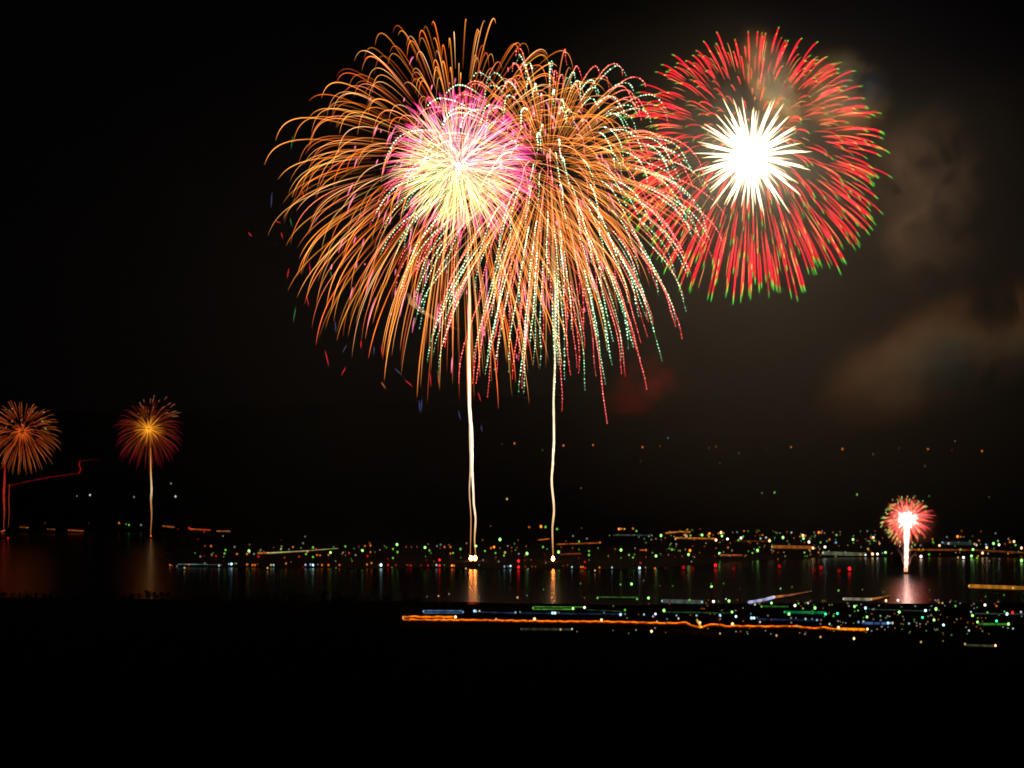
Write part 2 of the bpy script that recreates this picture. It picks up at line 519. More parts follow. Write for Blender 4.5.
# --- burst four: small blurred red, pink and green burst low over the near water
D4 = ground_depth(572.5); S4 = D4 / F
c4 = at_depth(907, 519, D4)
B4 = empty('firework', c4, 'small low red and green firework on a thick white fountain column at the lake edge', 'firework', 'fireworks over the lake')
layer(B4, S4, 'red_trail', 150, 24, 3, 2.0, 0.16, 1.0, 1.7,
      [(0, (.40, .08, .065)), (.45, (.50, .055, .045)), (.85, (.36, .02, .02)), (1, (.10, .01, .01))], 41, jit=.2, tj=.2, segs=7)
layer(B4, S4, 'green_tip', 150, 25, 3, 2.0, 0.66, 1.0, 1.8,
      [(0, (.3, .12, .05)), (.4, (.20, .30, .06)), (.7, (.16, .34, .07)), (1, (.05, .1, .03))], 42, jit=.08, tj=.08, segs=5, keep=lambda u, r: u.x < .35 or u.z > .4)
layer(B4, S4, 'white_ray', 60, 10, 1, 1.5, 0.0, 1.0, 2.4,
      [(0, (2, 1.8, 1.6)), (.6, (1.5, 1.1, .9)), (1, (.7, .2, .15))], 43, jit=.25, tj=.2, segs=5)
flash(B4, S4, 3.0, (1.0, .25, .20), 60)
rise(B4, c4, S4, D4, [(905.8, 572), (906.3, 560), (906.5, 545), (906.6, 532), (907, 520)],
     [(0, 3.6), (.4, 5.0), (.8, 6), (1, 6)], [(0, (1.2, .45, .25)), (.15, (1.3, .9, .75)), (.6, (1.5, 1.2, 1.1)), (1, (1.5, 1.2, 1.1))], name='fountain_column')
for sx, hh in ((-9, 24), (-6, 34), (7, 26), (11, 20), (5, 36)):
    rise(B4, c4, S4, D4, [(906, 571), (906 + sx * .4, 571 - hh * .6), (906 + sx, 571 - hh)], [(0, 1.2), (.5, 2.4), (1, 3)],
         [(0, (.5, .2, .15)), (.5, (.10, .04, .035)), (1, (0, 0, 0))], name='side_spray', sub=3)

# --- bursts five and six: two small distant ones on the far left water
D5 = ground_depth(536); S5 = D5 / F
c5 = at_depth(22, 432, D5)
B5 = empty('firework', c5, 'small distant amber firework at the frame edge above two thin red columns', 'firework', 'fireworks over the lake')
layer(B5, S5, 'amber_trail', 170, 38, 7, 2.6, 0.22, 1.0, .9,
      [(0, (.10, .01, .003)), (.3, (.12, .022, .004)), (.7, (.17, .038, .006)), (1, (.06, .012, .002))], 51, jit=.05, tj=.1, segs=8)
layer(B5, S5, 'green_spark', 45, 31, 8, 2.4, 0.86, 1.0, 1.3,
      [(0, (.15, .15, .03)), (.5, (.22, .34, .06)), (1, (.1, .14, .02))], 52, jit=.1, tj=.05, segs=4, keep=lambda u, r: u.z > .35)
layer(B5, S5, 'red_ray', 50, 13, 4, 2.0, 0.1, 1.0, 1.3, [(0, (.2, .03, .003)), (.5, (.16, .02, .004)), (1, (.05, .005, 0))], 53, segs=5)
rise(B5, c5, S5, D5, [(3.6, 529), (4.4, 512), (3.8, 495), (4.6, 478), (4.8, 458)], [(0, .8), (.5, 2.4), (1, 1.5)], [(0, (.12, .02, .01)), (.4, (.34, .015, .008)), (.8, (.30, .015, .008)), (1, (.06, .005, .003))], name='red_column')
rise(B5, c5, S5, D5, [(8.4, 527), (9.2, 512), (8.8, 500), (9.4, 484)], [(0, .7), (.5, 1.2), (1, .9)], [(0, (.1, .02, .01)), (.5, (.16, .02, .005)), (1, (.18, .015, .006))], name='red_column')
c6 = at_depth(148.5, 429, D5)
B6 = empty('firework', c6, 'small distant dark red firework with a glowing orange heart on a pale rocket trail', 'firework', 'fireworks over the lake')
layer(B6, S5, 'crimson_trail', 170, 35, 9, 2.6, 0.15, 1.0, .9,
      [(0, (.05, .010, .001)), (.3, (.055, .007, .001)), (.65, (.07, .003, .004)), (1, (.03, .0, .005))], 61, jit=.06, tj=.12, segs=8)
layer(B6, S5, 'orange_ray', 90, 16, 2, 2.0, 0.05, 1.0, 1.1, [(0, (.22, .085, .006)), (.5, (.24, .075, .004)), (1, (.05, .008, 0))], 62, jit=.2, tj=.3, segs=5)
layer(B6, S5, 'tan_spark', 110, 38, 5, 2.6, 0.45, 1.0, 1.0, [(0, (.05, .012, .003)), (.6, (.20, .07, .025)), (1, (.06, .02, .006))], 63, segs=5, tj=.05, keep=lambda u, r: u.z > .45 and u.x > -.3)
rise(B6, c6, S5, D5, [(150.6, 536), (151.6, 515), (151, 500), (151.6, 490), (150.8, 470), (150.5, 448)], [(0, 1.0), (.5, 2.2), (.8, 1.5), (1, 1.0)],
     [(0, (.25, .08, .02)), (.35, (.42, .18, .06)), (.55, (.62, .50, .28)), (.8, (.6, .30, .08)), (1, (.3, .1, .02))])

# launch rafts with the muzzle flame of the climbing shells
def raft(px, py, label, flames, r_px, col, strength, S, mortar_h=1.2):
    p = at_height(px, py, 0)
    t = empty('launch_raft', (p.x, p.y, 0), label, 'raft', 'launch rafts on the water')
    m = MB()
    m.box((0, 0, .35), (5, 3, .5))
    for i in range(8): m.box((-2.2 + i * .63, 0, .64), (.56, 3, .08))
    m.build('deck', M_WOOD, t)
    m = MB()
    for sy in (-1, 1): m.tube([Vector((-2.7, sy, .0)), Vector((2.7, sy, .0))], .35, sides=10)
    m.build('float', M_POST, t)
    for dx in flames:
        m = MB(); m.tube([Vector((dx * S, 0, .68)), Vector((dx * S, 0, .68 + mortar_h))], .35, sides=10)
        m.build('mortar', M_POST, t)
        m = MB(); m.ball(Vector((dx * S, 0, .68 + mortar_h + r_px * S * 1.1)), r_px * S, nu=10, nv=8, sz=1.5)
        m.build('muzzle_flame', emitter('muzzle_flame', col, strength), t, True)
raft(473, 562.5, 'launch raft with two burning muzzle flames under the double rocket trail', (-2.2, 2.2), 1.7, (1.0, .26, .05), 90, S1)
raft(553, 562.8, 'launch raft with one burning muzzle flame under the single rocket trail', (0,), 1.6, (1.0, .26, .05), 90, S1)
raft(151, 538.5, 'distant launch raft with a dim red flame under the dark red firework', (0,), .7, (1.0, .09, .03), 1.2, S5)
raft(906, 573.6, 'launch raft at the foot of the white fountain column', (0,), 1.2, (1.0, .30, .10), 2, S4)

# ------------------------------------------------------------------ town lamps
LAMPS = """178 529 r-;189 528 r;205 530 r;204 532 o-;223 536 w-;198 539 r-;211 546 o;281 540 r-;195 553 g-;213 553 g-;225.5 550 g;224.5 553.5 g;249 551 g+;237 554 o;247 554 o;260 551 g-;254 554 w-;204 556 r-;216 556 r;258.5 556.5 r;281 549 g
170 565 o;172 565.5 o-;177 566 c-;184.5 567.8 y;189 564.5 o;219 565.5 c;229 564 b;231.5 564 c+;236.5 563.5 w-;247 564.5 o;252.5 565 o;254.8 565 o;257.5 564 o-;267.5 568 y;271 565 y;273.5 565 c;286 563.5 o
293 547 o;301 548 g-;313 547.5 g;316 549 r;305 536.5 c-;333.5 547 g-;345.5 546.5 g;354 548.5 g-;362.5 550.5 g+;330.5 552.5 g+;307.5 551.5 y;306 554 g;299 556.5 r;317 555 o;320 555.3 o;328.5 554.8 o;342 554 o-;345.5 555.5 g-;349 553 r;313 557 g;359 546.5 o-;365 546 o;370.5 545.5 o;369.6 543 o-;370.5 552 o;375 552 g-;384.5 546 g-;386.5 547.5 g-;397 544.5 g+;393 549 g;397.5 552 g;393 558 g;367.5 556 r;388 559 r-
291 562 o-;303 567 r-;305.5 564.8 l;310.5 564.5 b;313 565 c+;318 564.5 w-;322 565 o;328.5 565 o;335.5 561 w-;339.5 565 o;336 568 y-;367 564.5 o;371.5 563 o;378 565 o-;381 565 c+;388 565 r;392 567.5 y-;396 565 o-;407 565 o-;409 565 r-
406 547 o-;411.5 547 o-;417 547 o-;425 547.5 g+;429.5 550.5 g;431 553 g-;425.5 556.5 g-;437 546 c-;444.5 547 o;449 545 o-;450.5 547 o;450.5 553.5 o;453 553 g;460.5 549 g;461 557.5 g-;476 546 g+;485 551 g;490.5 526 o-;482.5 540 o-;500 539.5 g+;500 548 g-;491 548 o;494 547 o+;495.5 553 g;496 557 o-;505 552.5 y;504 555.5 g;518 540 o-;511.5 547.5 o-;517 547.5 o-;515.5 550 g-;527 553.5 g+;525 555.5 o-;529 527 o
411 565.5 r;421 565.5 o-;428 565.5 r;427 560 r-;436.5 565 c;439.5 560 r+;439.5 565.5 r+;452 565.5 o+;454 565.6 o;466 568.5 y;479 565 c-;483 560 c-;504.5 566.5 b;508 566.3 l-;510.5 566 c+;518.5 561 r+;518.5 567 r+;525.5 566.5 o-;528 569 w-
530 527.5 o-;541 526.5 o+;545.5 527 g;557 529 g;581.5 528 o-;619 529 o+;621.5 528.8 o;624.5 529 y;633 528.5 o;636.5 531 g;573 536 c-;600 542.5 o;579 541.5 g;566 541 o-;543 547 g;547 549 g-;558.5 552 g+;561 547 o-;572.5 548 o-;579 549.5 g-;589 551 g;589 555 g;589 560 g-;598 548 g-;579 558 r-;545 554.5 r-;615 549 o-;621 550 g+;621 558 g-;629 555 g;634.5 554.5 y-;633 557.5 g;609.5 535.5 c-;634 535 c-;649 536 c-;646 542.5 g-;646 550 o;640 550 o-;646 557 o-
532 566.5 o-;535.5 566.5 o-;563 566 o-;567.5 565 o-;572 567 c;585 562 r;581 567 o;583 567 o;585.3 568 r;599.5 567.5 o;595 570.5 y;612 567.5 c;639.5 568 c+;640.5 563 r;645.5 567.5 w-
649 536.5 w-;651 534.5 g-;661 535.5 g+;670 532 o;687.5 529.5 o;692 530 g-;700 529 o-;671 535.5 g-;674 536.5 w-;685 535 y;686.5 536.2 w;690.5 535.5 g;702 535 g+;675.5 539 y;708 535 o;709.5 533.5 o+;709 536.5 g;713 535 o-;718.5 533.5 o;721 532.5 y+;723.5 533 o;722 536 g+;716 540 y+;727.5 539 w+;723 540 o-;738.5 540 g;741 538 w+;743 536.5 g;744 531 o;748 531 g-;756.5 530.5 o-;760 535.3 o-;762.5 535 o;766 537.5 w;760.5 538.5 c;769.5 540.8 y+
672 549.5 g;690 550.5 o+;688.5 554.5 g+;656 556 g+;660.5 554 g-;676 546.5 o-;716 548 o-;728 547.5 o;719.5 553.5 g+;723.5 552 g-;732 550.5 w-;752.5 553 g;757.5 550.5 g+;715 556 r-;720 562 g-;752.5 562 g-;675 557 r-;655 568.5 o;665.5 568.5 o-;693 568.5 o;698 567 o-;691.5 561.5 w-
783 537.5 g+;780 533 w-;787 532 o-;791.5 532.5 c;794 538 o-;800 536.5 o;803 535.5 y+;805.5 535.7 o;803.5 538.5 g+;810.5 539 g-;809 542 w+;804.5 542.5 o-;820.5 542.5 g;827 541 c-;829.5 539.5 o;818.8 532.5 o+;821.3 532.6 o;824.5 533 y-;833 532.5 o-;836.5 535 g;835.5 539.5 g-;836 542.5 b;853 539.5 g+;853.5 543 w-;772 546.8 y;809.5 550 o;813 548 y+;825 547 w+;818.5 552.5 o;804.5 552.5 g;778 552.5 o-;772 552.5 o-;778 559 o-;823 553 w;860.5 554.5 o;865.5 554.8 w+;872.5 554 y+;877.5 554 w+;885.5 552.5 g+;868 549 y;879.5 543.5 y;861 547 w-;868 541 c-;871 537.5 o;873.3 537.5 y+;874 540.5 g;875 535 c-;866 539 o-;804.5 560.5 w-
892 553 o-;909.5 550 y;916 555.5 o-;921 556.5 w+;929 554.5 g;940 554 o-;920.5 545.5 c-;919 549.5 o;923 549.5 o;932.5 539 o;933 542 g;939.5 545.5 y+;942.5 542.5 b;947 537 w-;948.5 543.5 w;955 546 g-;958.5 542 g-;957.5 536.5 o+;960.5 536.7 o;963.5 536.8 y-;972.5 536 o-;979 540.5 o;974.5 544 y;976.5 545 w;980.5 544 g-;973 549.5 g+;960.5 549.5 g;986 544.5 b;986.7 547.5 y+;993.5 543.5 g+;998 541 g;999 544.8 w+;994 548.5 c-;982.5 553 y+;988 553.5 w-;971.5 556 g+;977 558 g;978 556 o;958 557.5 y;963.5 557.5 w+;989.5 561 w-;1008 553.5 o;1012 553.3 o-;1005 544 o-;1014 541.5 y+;1010 542 o;1015.5 545 g;1021.5 548 y+;1018.5 551.5 g-;1021 556.5 o-;1021.5 560.5 g+;1008.5 539 w-
427 596.5 w-;438.5 596 y;449 594 w-;479 597 w-;423.5 611.5 b;463 612 b;474.5 611 b+;476 611.2 c;479.5 611 w;515.5 612.5 b;520 612 w-
403 618 y;444 619 y;455.5 617 W+;496 619 y;521 629 y-;517.5 597.5 y;527 595.5 w-;534.5 619 W+;601.5 620 W+;657 621.5 W;533 608 g;573 608.5 g+;584.5 607.5 w+;552.5 613 b+;555 613 c+;558.5 612.5 w-;604 612.5 c-;620.5 614.5 b+;625 614 w-;627 618 w-;644 614.5 c;655.5 614 l+;653 616.3 l;638.5 614.5 o-
580.5 583.5 g-;620.5 584.5 g;631.5 584 g+;643.5 580.5 g-;597.5 598 g;637 599 g;648.5 598 g+;625 610 g;584.5 598 y-;543.5 589.5 w-;560.5 629.5 y;572 629 w;577 631.5 w-;613 630.5 y-;636 630 w-;651.5 631.3 y+;655 628 w-
664 610.5 g+;667 619 w-;676.5 615.5 b;678.5 618.5 w;690.5 615 o-;696.5 615.5 c;701.5 608.5 o-;704 608.7 o-;710 614 y-;714.5 614 y-;720 615.5 b+;720.5 619 w-;732 612 g+;736 616.5 c+;751.5 618 b+;754 618 c+;757 617.5 w-;760 622 w;771.5 620 o-;662 601 c;702 602 c;713.5 601.5 w+;689.5 600 g;706 603 g-;718.5 601.5 g-;726 599 w;729 601 g+;711.5 586.5 g+;711 583.5 g-;723.5 583.5 g-;672.5 586 g-;660 585.5 o-;740 588.5 o-;780.5 588.5 g;755 604.5 w;759.5 603.5 y-;761.5 606.5 g;771.5 603 g+;743 608 w-;787.5 606.5 g-;784.5 612 t;789 614 g+;700 622.5 y+;732.5 624 W+;720 633.5 y;736 631.5 w-;776.5 635.5 y
792 587 g-;811 591 c-;838.5 590.5 g;862.5 589.5 w-;883.5 592 g-;843.5 599 w;886 600.7 y+;898 600.3 w+;795 605.5 w+;798.5 603.5 g;808 603 w;803 608.5 g;815 608 g+;813.5 605 g-;825.5 614 t+;833.5 616 g;834 614 g-;837.5 613.5 t+;849 606 w-;854.5 606.5 g+;856.5 605.5 g;858 610.5 g;865.5 608 c+;879 605.5 w-;867 617 g+;880.5 616 t;899.3 612 g+;901.5 607 g-;894.5 613.5 o-;791 618 w-;796 618 w-;805.5 619 c;817 620 b;821 620 w-;829.5 624 w;858.5 622 b;863.5 621.5 c;888 623 b+;890 623 c;892.5 623 w;888 627 w-;840 621.5 y-;797 626 y;838.5 627.5 W+;867.5 629 W+;820.5 637 y;854 638.5 y+;805 634 w-
917 593.5 y-;929.5 590 g-;939 602.5 o;942.5 603 y;930 599.5 o-;938.5 600 w-;950 602 w-;955.5 601.5 g-;955.5 606 g;974 604 l-;985 605 w+;996.5 606 o;985.5 596.5 g-;1004 595 g-;969 586 Y;1013 588 Y;1018.5 591 g-;925.5 610.5 c+;936 609 g+;922.5 617.5 t+;934 620 g+;926 624 w-;920 624 w-;909 623.5 c;943.5 625 c+;934.5 629 c-;971 612 c;972.5 615.5 g+;987.5 612.5 g;981.5 618 o-;977.5 622 g+;996.5 621 t+;1008.5 624 g+;1007 614 c+;1004.5 611.5 g;1012.5 612.5 r+;1021 612 w;999 615 g-;1013 628.5 c;1003 627 w-;1008 628 w-;969 630.5 w;980.5 628.5 o-;943.5 634.5 o-;951.5 635 g-;909 633 o-;921 642 y;943 641 y-;965 644 y;995.5 645.5 y+
90 495 w;175.5 496.5 w;171 483.5 w-;77 496 w-;134 497 w-;119 523 o;126 524 g-;129 525 g;89 523 r-;45 523 r-;8 538 r;141 525 w-
502 444 o-;514.5 443.3 o;542.5 450 g-;563.5 445.5 o;593 445 o;642.5 447 o;660 446 o-;640.5 461 r-;709 448 o-;716 446.5 o-;739 453 c-;720 463 o-;668 438 c-;507 499 y;581 488 c-;791 447 o;842.5 449 o;928 449 o;982 451 o;925 466 o-;774.5 492.5 g;857 494.5 g;929 496 g-;989 497 g-;762 493 g-;955 441 w-;766 449 r-;873 454 w-;899 448 r-;952 450 r-;915 496 w-"""
HUES = {'o': ((1.0, .22, .015), 'orange'), 'y': ((1.0, .60, .20), 'warm yellow'), 'Y': ((1.0, .50, .05), 'amber'), 'w': ((1.0, .95, .82), 'white'), 'W': ((1.0, .66, .30), 'orange white'),
        'g': ((.24, .86, .07), 'green'), 'r': ((.95, .015, .015), 'red'), 'c': ((.55, .95, .92), 'pale cyan'), 'b': ((.34, .60, 1.0), 'blue'),
        't': ((.04, .85, .42), 'teal'), 'l': ((.70, .68, 1.0), 'lavender')}
POWER = {'+': 1.8, '': .55, '-': .16}
SIZE = {'+': 1.28, '': 1.0, '-': .85}
lamp_mats = {}
def lamp_mat(h, lv):
    if (h, lv) not in lamp_mats:
        lamp_mats[(h, lv)] = emitter('lamp_light_' + HUES[h][1].replace(' ', '_') + {'+': '_bright', '': '', '-': '_faint'}[lv], tuple(q + (1 - q) * .13 for q in HUES[h][0]) if lv == '+' and h in 'gy' else HUES[h][0], POWER[lv])
    return lamp_mats[(h, lv)]

SEGS = [(0, 160, 'below distant crimson firework'), (160, 240, 'far left by peninsula'), (240, 320, 'left part of peninsula'), (320, 400, 'middle of peninsula'),
        (400, 472, 'left of double trail'), (472, 553, 'between the rocket trails'), (553, 620, 'right of single trail'),
        (620, 690, 'below left of red firework'), (690, 760, 'straight below white heart'), (760, 830, 'below right of white heart'),
        (830, 906, 'left of white fountain'), (906, 966, 'right of white fountain'), (966, 1100, 'at right frame edge')]
def seg(x):
    for a, b_, t in SEGS:
        if a <= x < b_: return t
    return SEGS[-1][2]
ORD = ['first', 'second', 'third', 'fourth', 'fifth', 'sixth', 'seventh', 'eighth', 'ninth', 'tenth', 'eleventh', 'twelfth', 'thirteenth', 'fourteenth']

lamps = []
for tok in LAMPS.replace('\n', ';').split(';'):
    a = tok.split()
    if len(a) == 3:
        lamps.append((float(a[0]), float(a[1]), a[2][0], a[2][1:]))

def place(px, py):
    """zone, base point, lamp point"""
    if py < 515:
        p = ground_hit(px, py, 5.0)
        return 'hillside', Vector((p.x, p.y, min(terrain(p.x, p.y), p.z - 2))), p
    if py < 578:
        d = (CAM_H - 0.9 - 5.0) * F / (py - 470)
        sh = interp(FAR, (px - 512) / F * d) + 9
        if d < sh:
            d = sh + 3
        p = at_depth(px, py, d)
        if p.z < terrain(p.x, p.y) + .7:
            p = at_height(px, py, 1.6)
            return 'water', Vector((p.x, p.y, -.6)), p
        zone = 'shore' if d < sh + 45 else ('distant shore' if d > 2150 and px < 235 else 'far town')
        return zone, Vector((p.x, p.y, terrain(p.x, p.y))), p
    d = (CAM_H - 0.9 - 5.0) * F / (py - 470)
    x_ = (px - 512) / F * d
    sh = interp(NEAR, x_) - 14
    if d > sh: d = sh
    p = at_depth(px, py, d)
    tz = terrain(p.x, p.y)
    zone = 'near town' if py < 627.5 or abs(py - 629) < .6 and px > 860 else 'lowest row'
    return zone, Vector((p.x, p.y, min(tz, p.z - 1.5))), p

ZONES = {'hillside': ('on the far hillside', 'lamps high on the far hillside'), 'shore': ('on the far lakefront', 'lamps along the far lakefront'),
         'water': ('in far shallows', 'lamps standing in the shallows'), 'far town': ('in the far town', 'lamps in the far town'),
         'distant shore': ('on distant left shore', 'lamps on the distant left shore'), 'near town': ('in the near town', 'lamps in the near town'),
         'lowest row': ('in lowest lamp row', 'lamps in the lowest row of the near town')}
bright, faint = [], {}
for px, py, h, lv in lamps:
    zone, base, top = place(px, py)
    if lv == '-':
        faint.setdefault((zone, h), []).append((base, top))
    else:
        bright.append((px, py, h, lv, zone, base, top))
fr = random.Random(77)
for _ in range(330):                       # the thin sprinkle of very small lights between the lamps
    k = fr.random()
    if k < .45: px, py = fr.triangular(560, 1024, 760), fr.uniform(530, 557)
    elif k < .60: px, py = fr.uniform(200, 560), fr.uniform(543, 566)
    else: px, py = fr.triangular(600, 1024, 960), fr.uniform(600, 634)
    zone, base, top = place(px, py)
    if zone != 'water': faint.setdefault((zone, fr.choice('oooyygwwcg')), []).append((base, top))
keyed = {}
for L in sorted(bright, key=lambda q: (q[0], q[1])):
    keyed.setdefault((L[4], L[2], L[3], seg(L[0])), []).append(L)
for (zone, h, lv, where), Ls in keyed.items():
    for i, (px, py, _, _, _, base, top) in enumerate(Ls):
        nm = ('bright ' if lv == '+' else 'small ') + HUES[h][1] + ' lamp ' + ZONES[zone][0] + ', ' + where
        label = nm if len(Ls) == 1 else ORD[min(i, 13)] + ' ' + nm.replace(' lamp ', ' lamp from left ', 1)
        t = empty({'hillside': 'hillside_lamp', 'shore': 'lakefront_lamp', 'water': 'lakefront_lamp'}.get(zone, 'street_lamp'), base, label, 'lamp', ZONES[zone][1])
        hgt = top.z - base.z
        r_ = SIZE[lv] * top.y / F
        if hgt < r_ + .4: r_ = max(.5, min(r_, hgt * .9))
        loc = Vector((top.x - base.x, top.y - base.y, hgt))
        m = MB(); m.tube([Vector((loc.x, loc.y, 0)), Vector((loc.x, loc.y, .5)), Vector((loc.x, loc.y, max(.6, hgt - r_ * .8)))], [.28, .14, .09], sides=6)
        m.build('post', M_POST, t)
        m = MB(); m.ball(loc, r_ * rng.uniform(.9, 1.1), nu=8, nv=6, sz=rng.uniform(1.0, 1.25))
        m.build('globe', lamp_mat(h, lv), t, True)
for (zone, h), pts in faint.items():
    m = MB()
    for base, top in pts:
        m.tube([base, Vector((base.x, base.y, max(base.z + .4, top.z - .5)))], .12, sides=4, mat=0)
        m.ball(top, SIZE['-'] * top.y / F * rng.uniform(.8, 1.25), mat=1, nu=7, nv=5)
    o = m.build('faint_lamps', [M_POST, lamp_mat(h, '-')], None, True)
    tag(o, 'scatter of faint ' + HUES[h][1] + ' lights ' + ZONES[zone][0], 'town lights', 'faint town lights', 'stuff')

# red lamps on buoys in the lake
for i, (px, py, v, where) in enumerate([(683.5, 570.4, .35, 'leftmost, below the left of the red firework'), (715.5, 568.2, 1.3, 'below the white heart'), (779.5, 569.2, .3, 'below the right edge of the white heart'),
                                     (821, 570.6, .35, 'faint one beside the brightest right one'), (849.5, 571.6, 1.6, 'brightest, left of the white fountain column'), (693, 571.5, .10, 'faintest, right of the leftmost'),
                                     (733.5, 571.6, .14, 'faint one right of the bright middle one'), (814, 573.6, .12, 'faint one among the right group'), (839, 573.8, .2, 'faint one just left of the brightest')]):
    p = at_height(px, py, 0)
    t = empty('lake_buoy', p, 'buoy with red lamp on the lake, ' + where, 'buoy', 'red lamp buoys on the lake')
    m = MB(); m.tube([Vector((0, 0, -.3)), Vector((0, 0, .5)), Vector((0, 0, .7))], [.8, .8, .3], sides=10); m.build('float', M_POST, t)
    m = MB(); m.tube([Vector((0, 0, .6)), Vector((0, 0, 1.4))], .1, sides=6); m.build('mast', M_POST, t)
    m = MB(); m.ball(Vector((0, 0, 2.1)), 1.15, nu=8, nv=6, sz=1.2); m.build('lamp', emitter('buoy_light', (1, .012, .02), v), t, True)

# lamp light smeared by camera shake: a glowing tube over an invented ledge
def strip(pts, w_px, col, power, label, zone=None, cat='light smear', name='light_smear', group='smeared lamp light over shore and town', lift=3.0, taper=1.0, wiggle=0.0):
    P = []
    dense = []
    for (x0, y0), (x1, y1) in zip(pts, pts[1:]):
        k = max(2, int(abs(x1 - x0) / 2.5))
        for i in range(k):
            dense.append((x0 + (x1 - x0) * i / k, y0 + (y1 - y0) * i / k))
    dense.append(pts[-1])
    for i, (x, y) in enumerate(dense):
        if wiggle and 0 < i < len(dense) - 1: y += wiggle * math.sin(i * 1.3) + rng.uniform(-.5, .5) * wiggle
        if y < 515:
            p = ground_hit(x, y, lift)
        else:
            d = (CAM_H - .9 - lift) * F / (y - 470)
            if y < 578: d = max(d, interp(FAR, (x - 512) / F * d) + 12)
            else: d = min(d, interp(NEAR, (x - 512) / F * d) - 14)
            p = at_depth(x, y, d)
        P.append(p)
    c = P[0]
    zb = min(terrain(p.x, p.y) for p in P)
    t = empty(name, (c.x, c.y, terrain(c.x, c.y)), label, cat, group)
    o = Vector((c.x, c.y, terrain(c.x, c.y)))
    m = MB()
    rads = [max(.15, w_px * .5 * p.y / F * (1 - (1 - taper) * i / (len(P) - 1))) for i, p in enumerate(P)]
    cols = []
    for i in range(len(P)):
        q = .8 * power * (1 - (1 - taper) * i / (len(P) - 1)) * rng.uniform(.35, 1.4)
        cols.append(tuple(Vector(col) * q))
    m.tube([p - o for p in P], rads, cols, sides=6)
    m.build('smear_glow', M_FLAME, t)
    m = MB()
    m.tube([Vector((p.x, p.y, p.z - rads[i] - .5)) - o for i, p in enumerate(P)], .35, sides=4)
    m.build('added_ledge', M_POST, t)  # dark ledge made up to carry the smeared light
OR = (1.0, .25, .03)
strip([(403, 619.3), (430, 619.6), (470, 619.8), (515, 620.5), (560, 621.2), (590, 621.2), (625, 621.8), (650, 622.6), (672, 623), (686, 622.2), (694, 626), (700, 627.4), (708, 624.8), (716, 624), (726, 626), (740, 625.8), (765, 626.2), (790, 626),
       (800, 626.4), (812, 628.2), (824, 627.2), (835, 629), (868, 629.6)], 1.5, (1.0, .15, .0), 1.6, 'long wavy orange light smear running along the whole near town', wiggle=.25)
strip([(403, 616.6), (415, 616.4), (425, 617), (440, 616.6), (456, 617)], 1.7, (1.0, .20, .0), 1.3, 'short upper orange light smear at the left end of the long orange one', wiggle=.3)
strip([(697, 620), (699, 623), (701, 627)], 2.2, (1.0, .5, .05), 1.2, 'short steep yellow light smear crossing the long orange smear')
strip([(838, 628.6), (868, 629.6)], 2.6, (1.0, .20, .0), 1.2, 'thick bright right end of the long orange light smear')
strip([(423, 610.6), (462, 610.8)], 1.5, (.16, .34, .62), .42, 'upper dim blue light smear above the left end of the orange smear')
strip([(423, 613), (463, 613)], 1.5, (.16, .34, .62), .30, 'lower dim blue light smear above the left end of the orange smear')
strip([(520, 613), (620, 614.2)], 2.0, (.15, .28, .6), .06, 'very faint blue light smear between blue lamps above the orange smear')
strip([(480, 612), (516, 613)], 1.6, (.15, .28, .6), .08, 'very faint blue light smear right of the twin blue white lamps')
strip([(757, 619), (817, 620.5)], 2.2, (.12, .25, .8), .07, 'faint deep blue light smear below the teal smear')
strip([(862, 623), (888, 623.4)], 2.6, (.16, .34, .95), .30, 'blue light smear ending at the bright blue lamp near the fountain')
strip([(533, 606.8), (584, 607)], 1.3, (.16, .6, .08), .38, 'upper green light smear below the single rocket trail')
strip([(533, 609.2), (575, 609.2)], 1.3, (.16, .6, .08), .42, 'lower green light smear below the single rocket trail')
strip([(598, 597), (638, 597.4)], 1.2, (.16, .6, .08), .22, 'thin green light smear ending at two green lamps')
strip([(585, 609.6), (626, 611.6)], 1.2, (.12, .3, .1), .12, 'faint green smear between green lamps above the orange smear')
strip([(662, 601), (703, 602)], 4.2, (.35, .5, .42), .16, 'broad pale grey green light band left of the bright white lamp')
strip([(664, 612), (730, 613)], 1.5, (.10, .5, .12), .10, 'faint green smear below the pale grey green band')
strip([(749, 602.2), (757, 601), (765, 599.5), (774, 597)], 3.0, (.62, .62, 1.0), .95, 'sloping lavender white light smear', lift=5)
strip([(774, 597), (790, 595), (809, 591.5)], 2.6, (1.0, .30, .08), .55, 'sloping orange light smear continuing the lavender one', lift=8, taper=.35)
strip([(762, 606.2), (786, 606.6)], 1.8, (.10, .6, .08), .16, 'faint green smear under the sloping lavender smear')
strip([(785, 612), (826, 612.6)], 2.6, (.0, .6, .22), .30, 'teal green light smear between two teal lamps')
strip([(843, 598.8), (872, 599.4)], 3.0, (.7, .62, .40), .38, 'pale warm light smear left of the fountain reflection')
strip([(871, 599), (878, 598), (890, 595.5)], 2.4, (1.0, .30, .08), .45, 'short orange streak joined to the pale warm smear', lift=5, taper=.4)
strip([(969, 586), (1030, 588.2)], 4.0, (1.0, .36, .03), .45, 'broad amber light smear at the right frame edge', lift=14)
strip([(978, 624), (1008, 624.2)], 2.2, (.14, .7, .05), .30, 'green light smear between two green lamps at the right')
strip([(965, 645), (995, 646)], 2.4, (.6, .5, .25), .10, 'dim warm smear between the two lowest lamps at right')
strip([(521, 629), (572, 629.4)], 2.6, (.5, .5, .32), .06, 'dim grey smear in the lowest lamp row below the orange smear')
strip([(975, 613.5), (1024, 614)], 1.6, (.3, .4, .4), .08, 'faint grey smear left of the red lamp')
strip([(865, 609), (925, 611)], 1.4, (.25, .45, .35), .07, 'faint grey green smear behind the near town lamps')
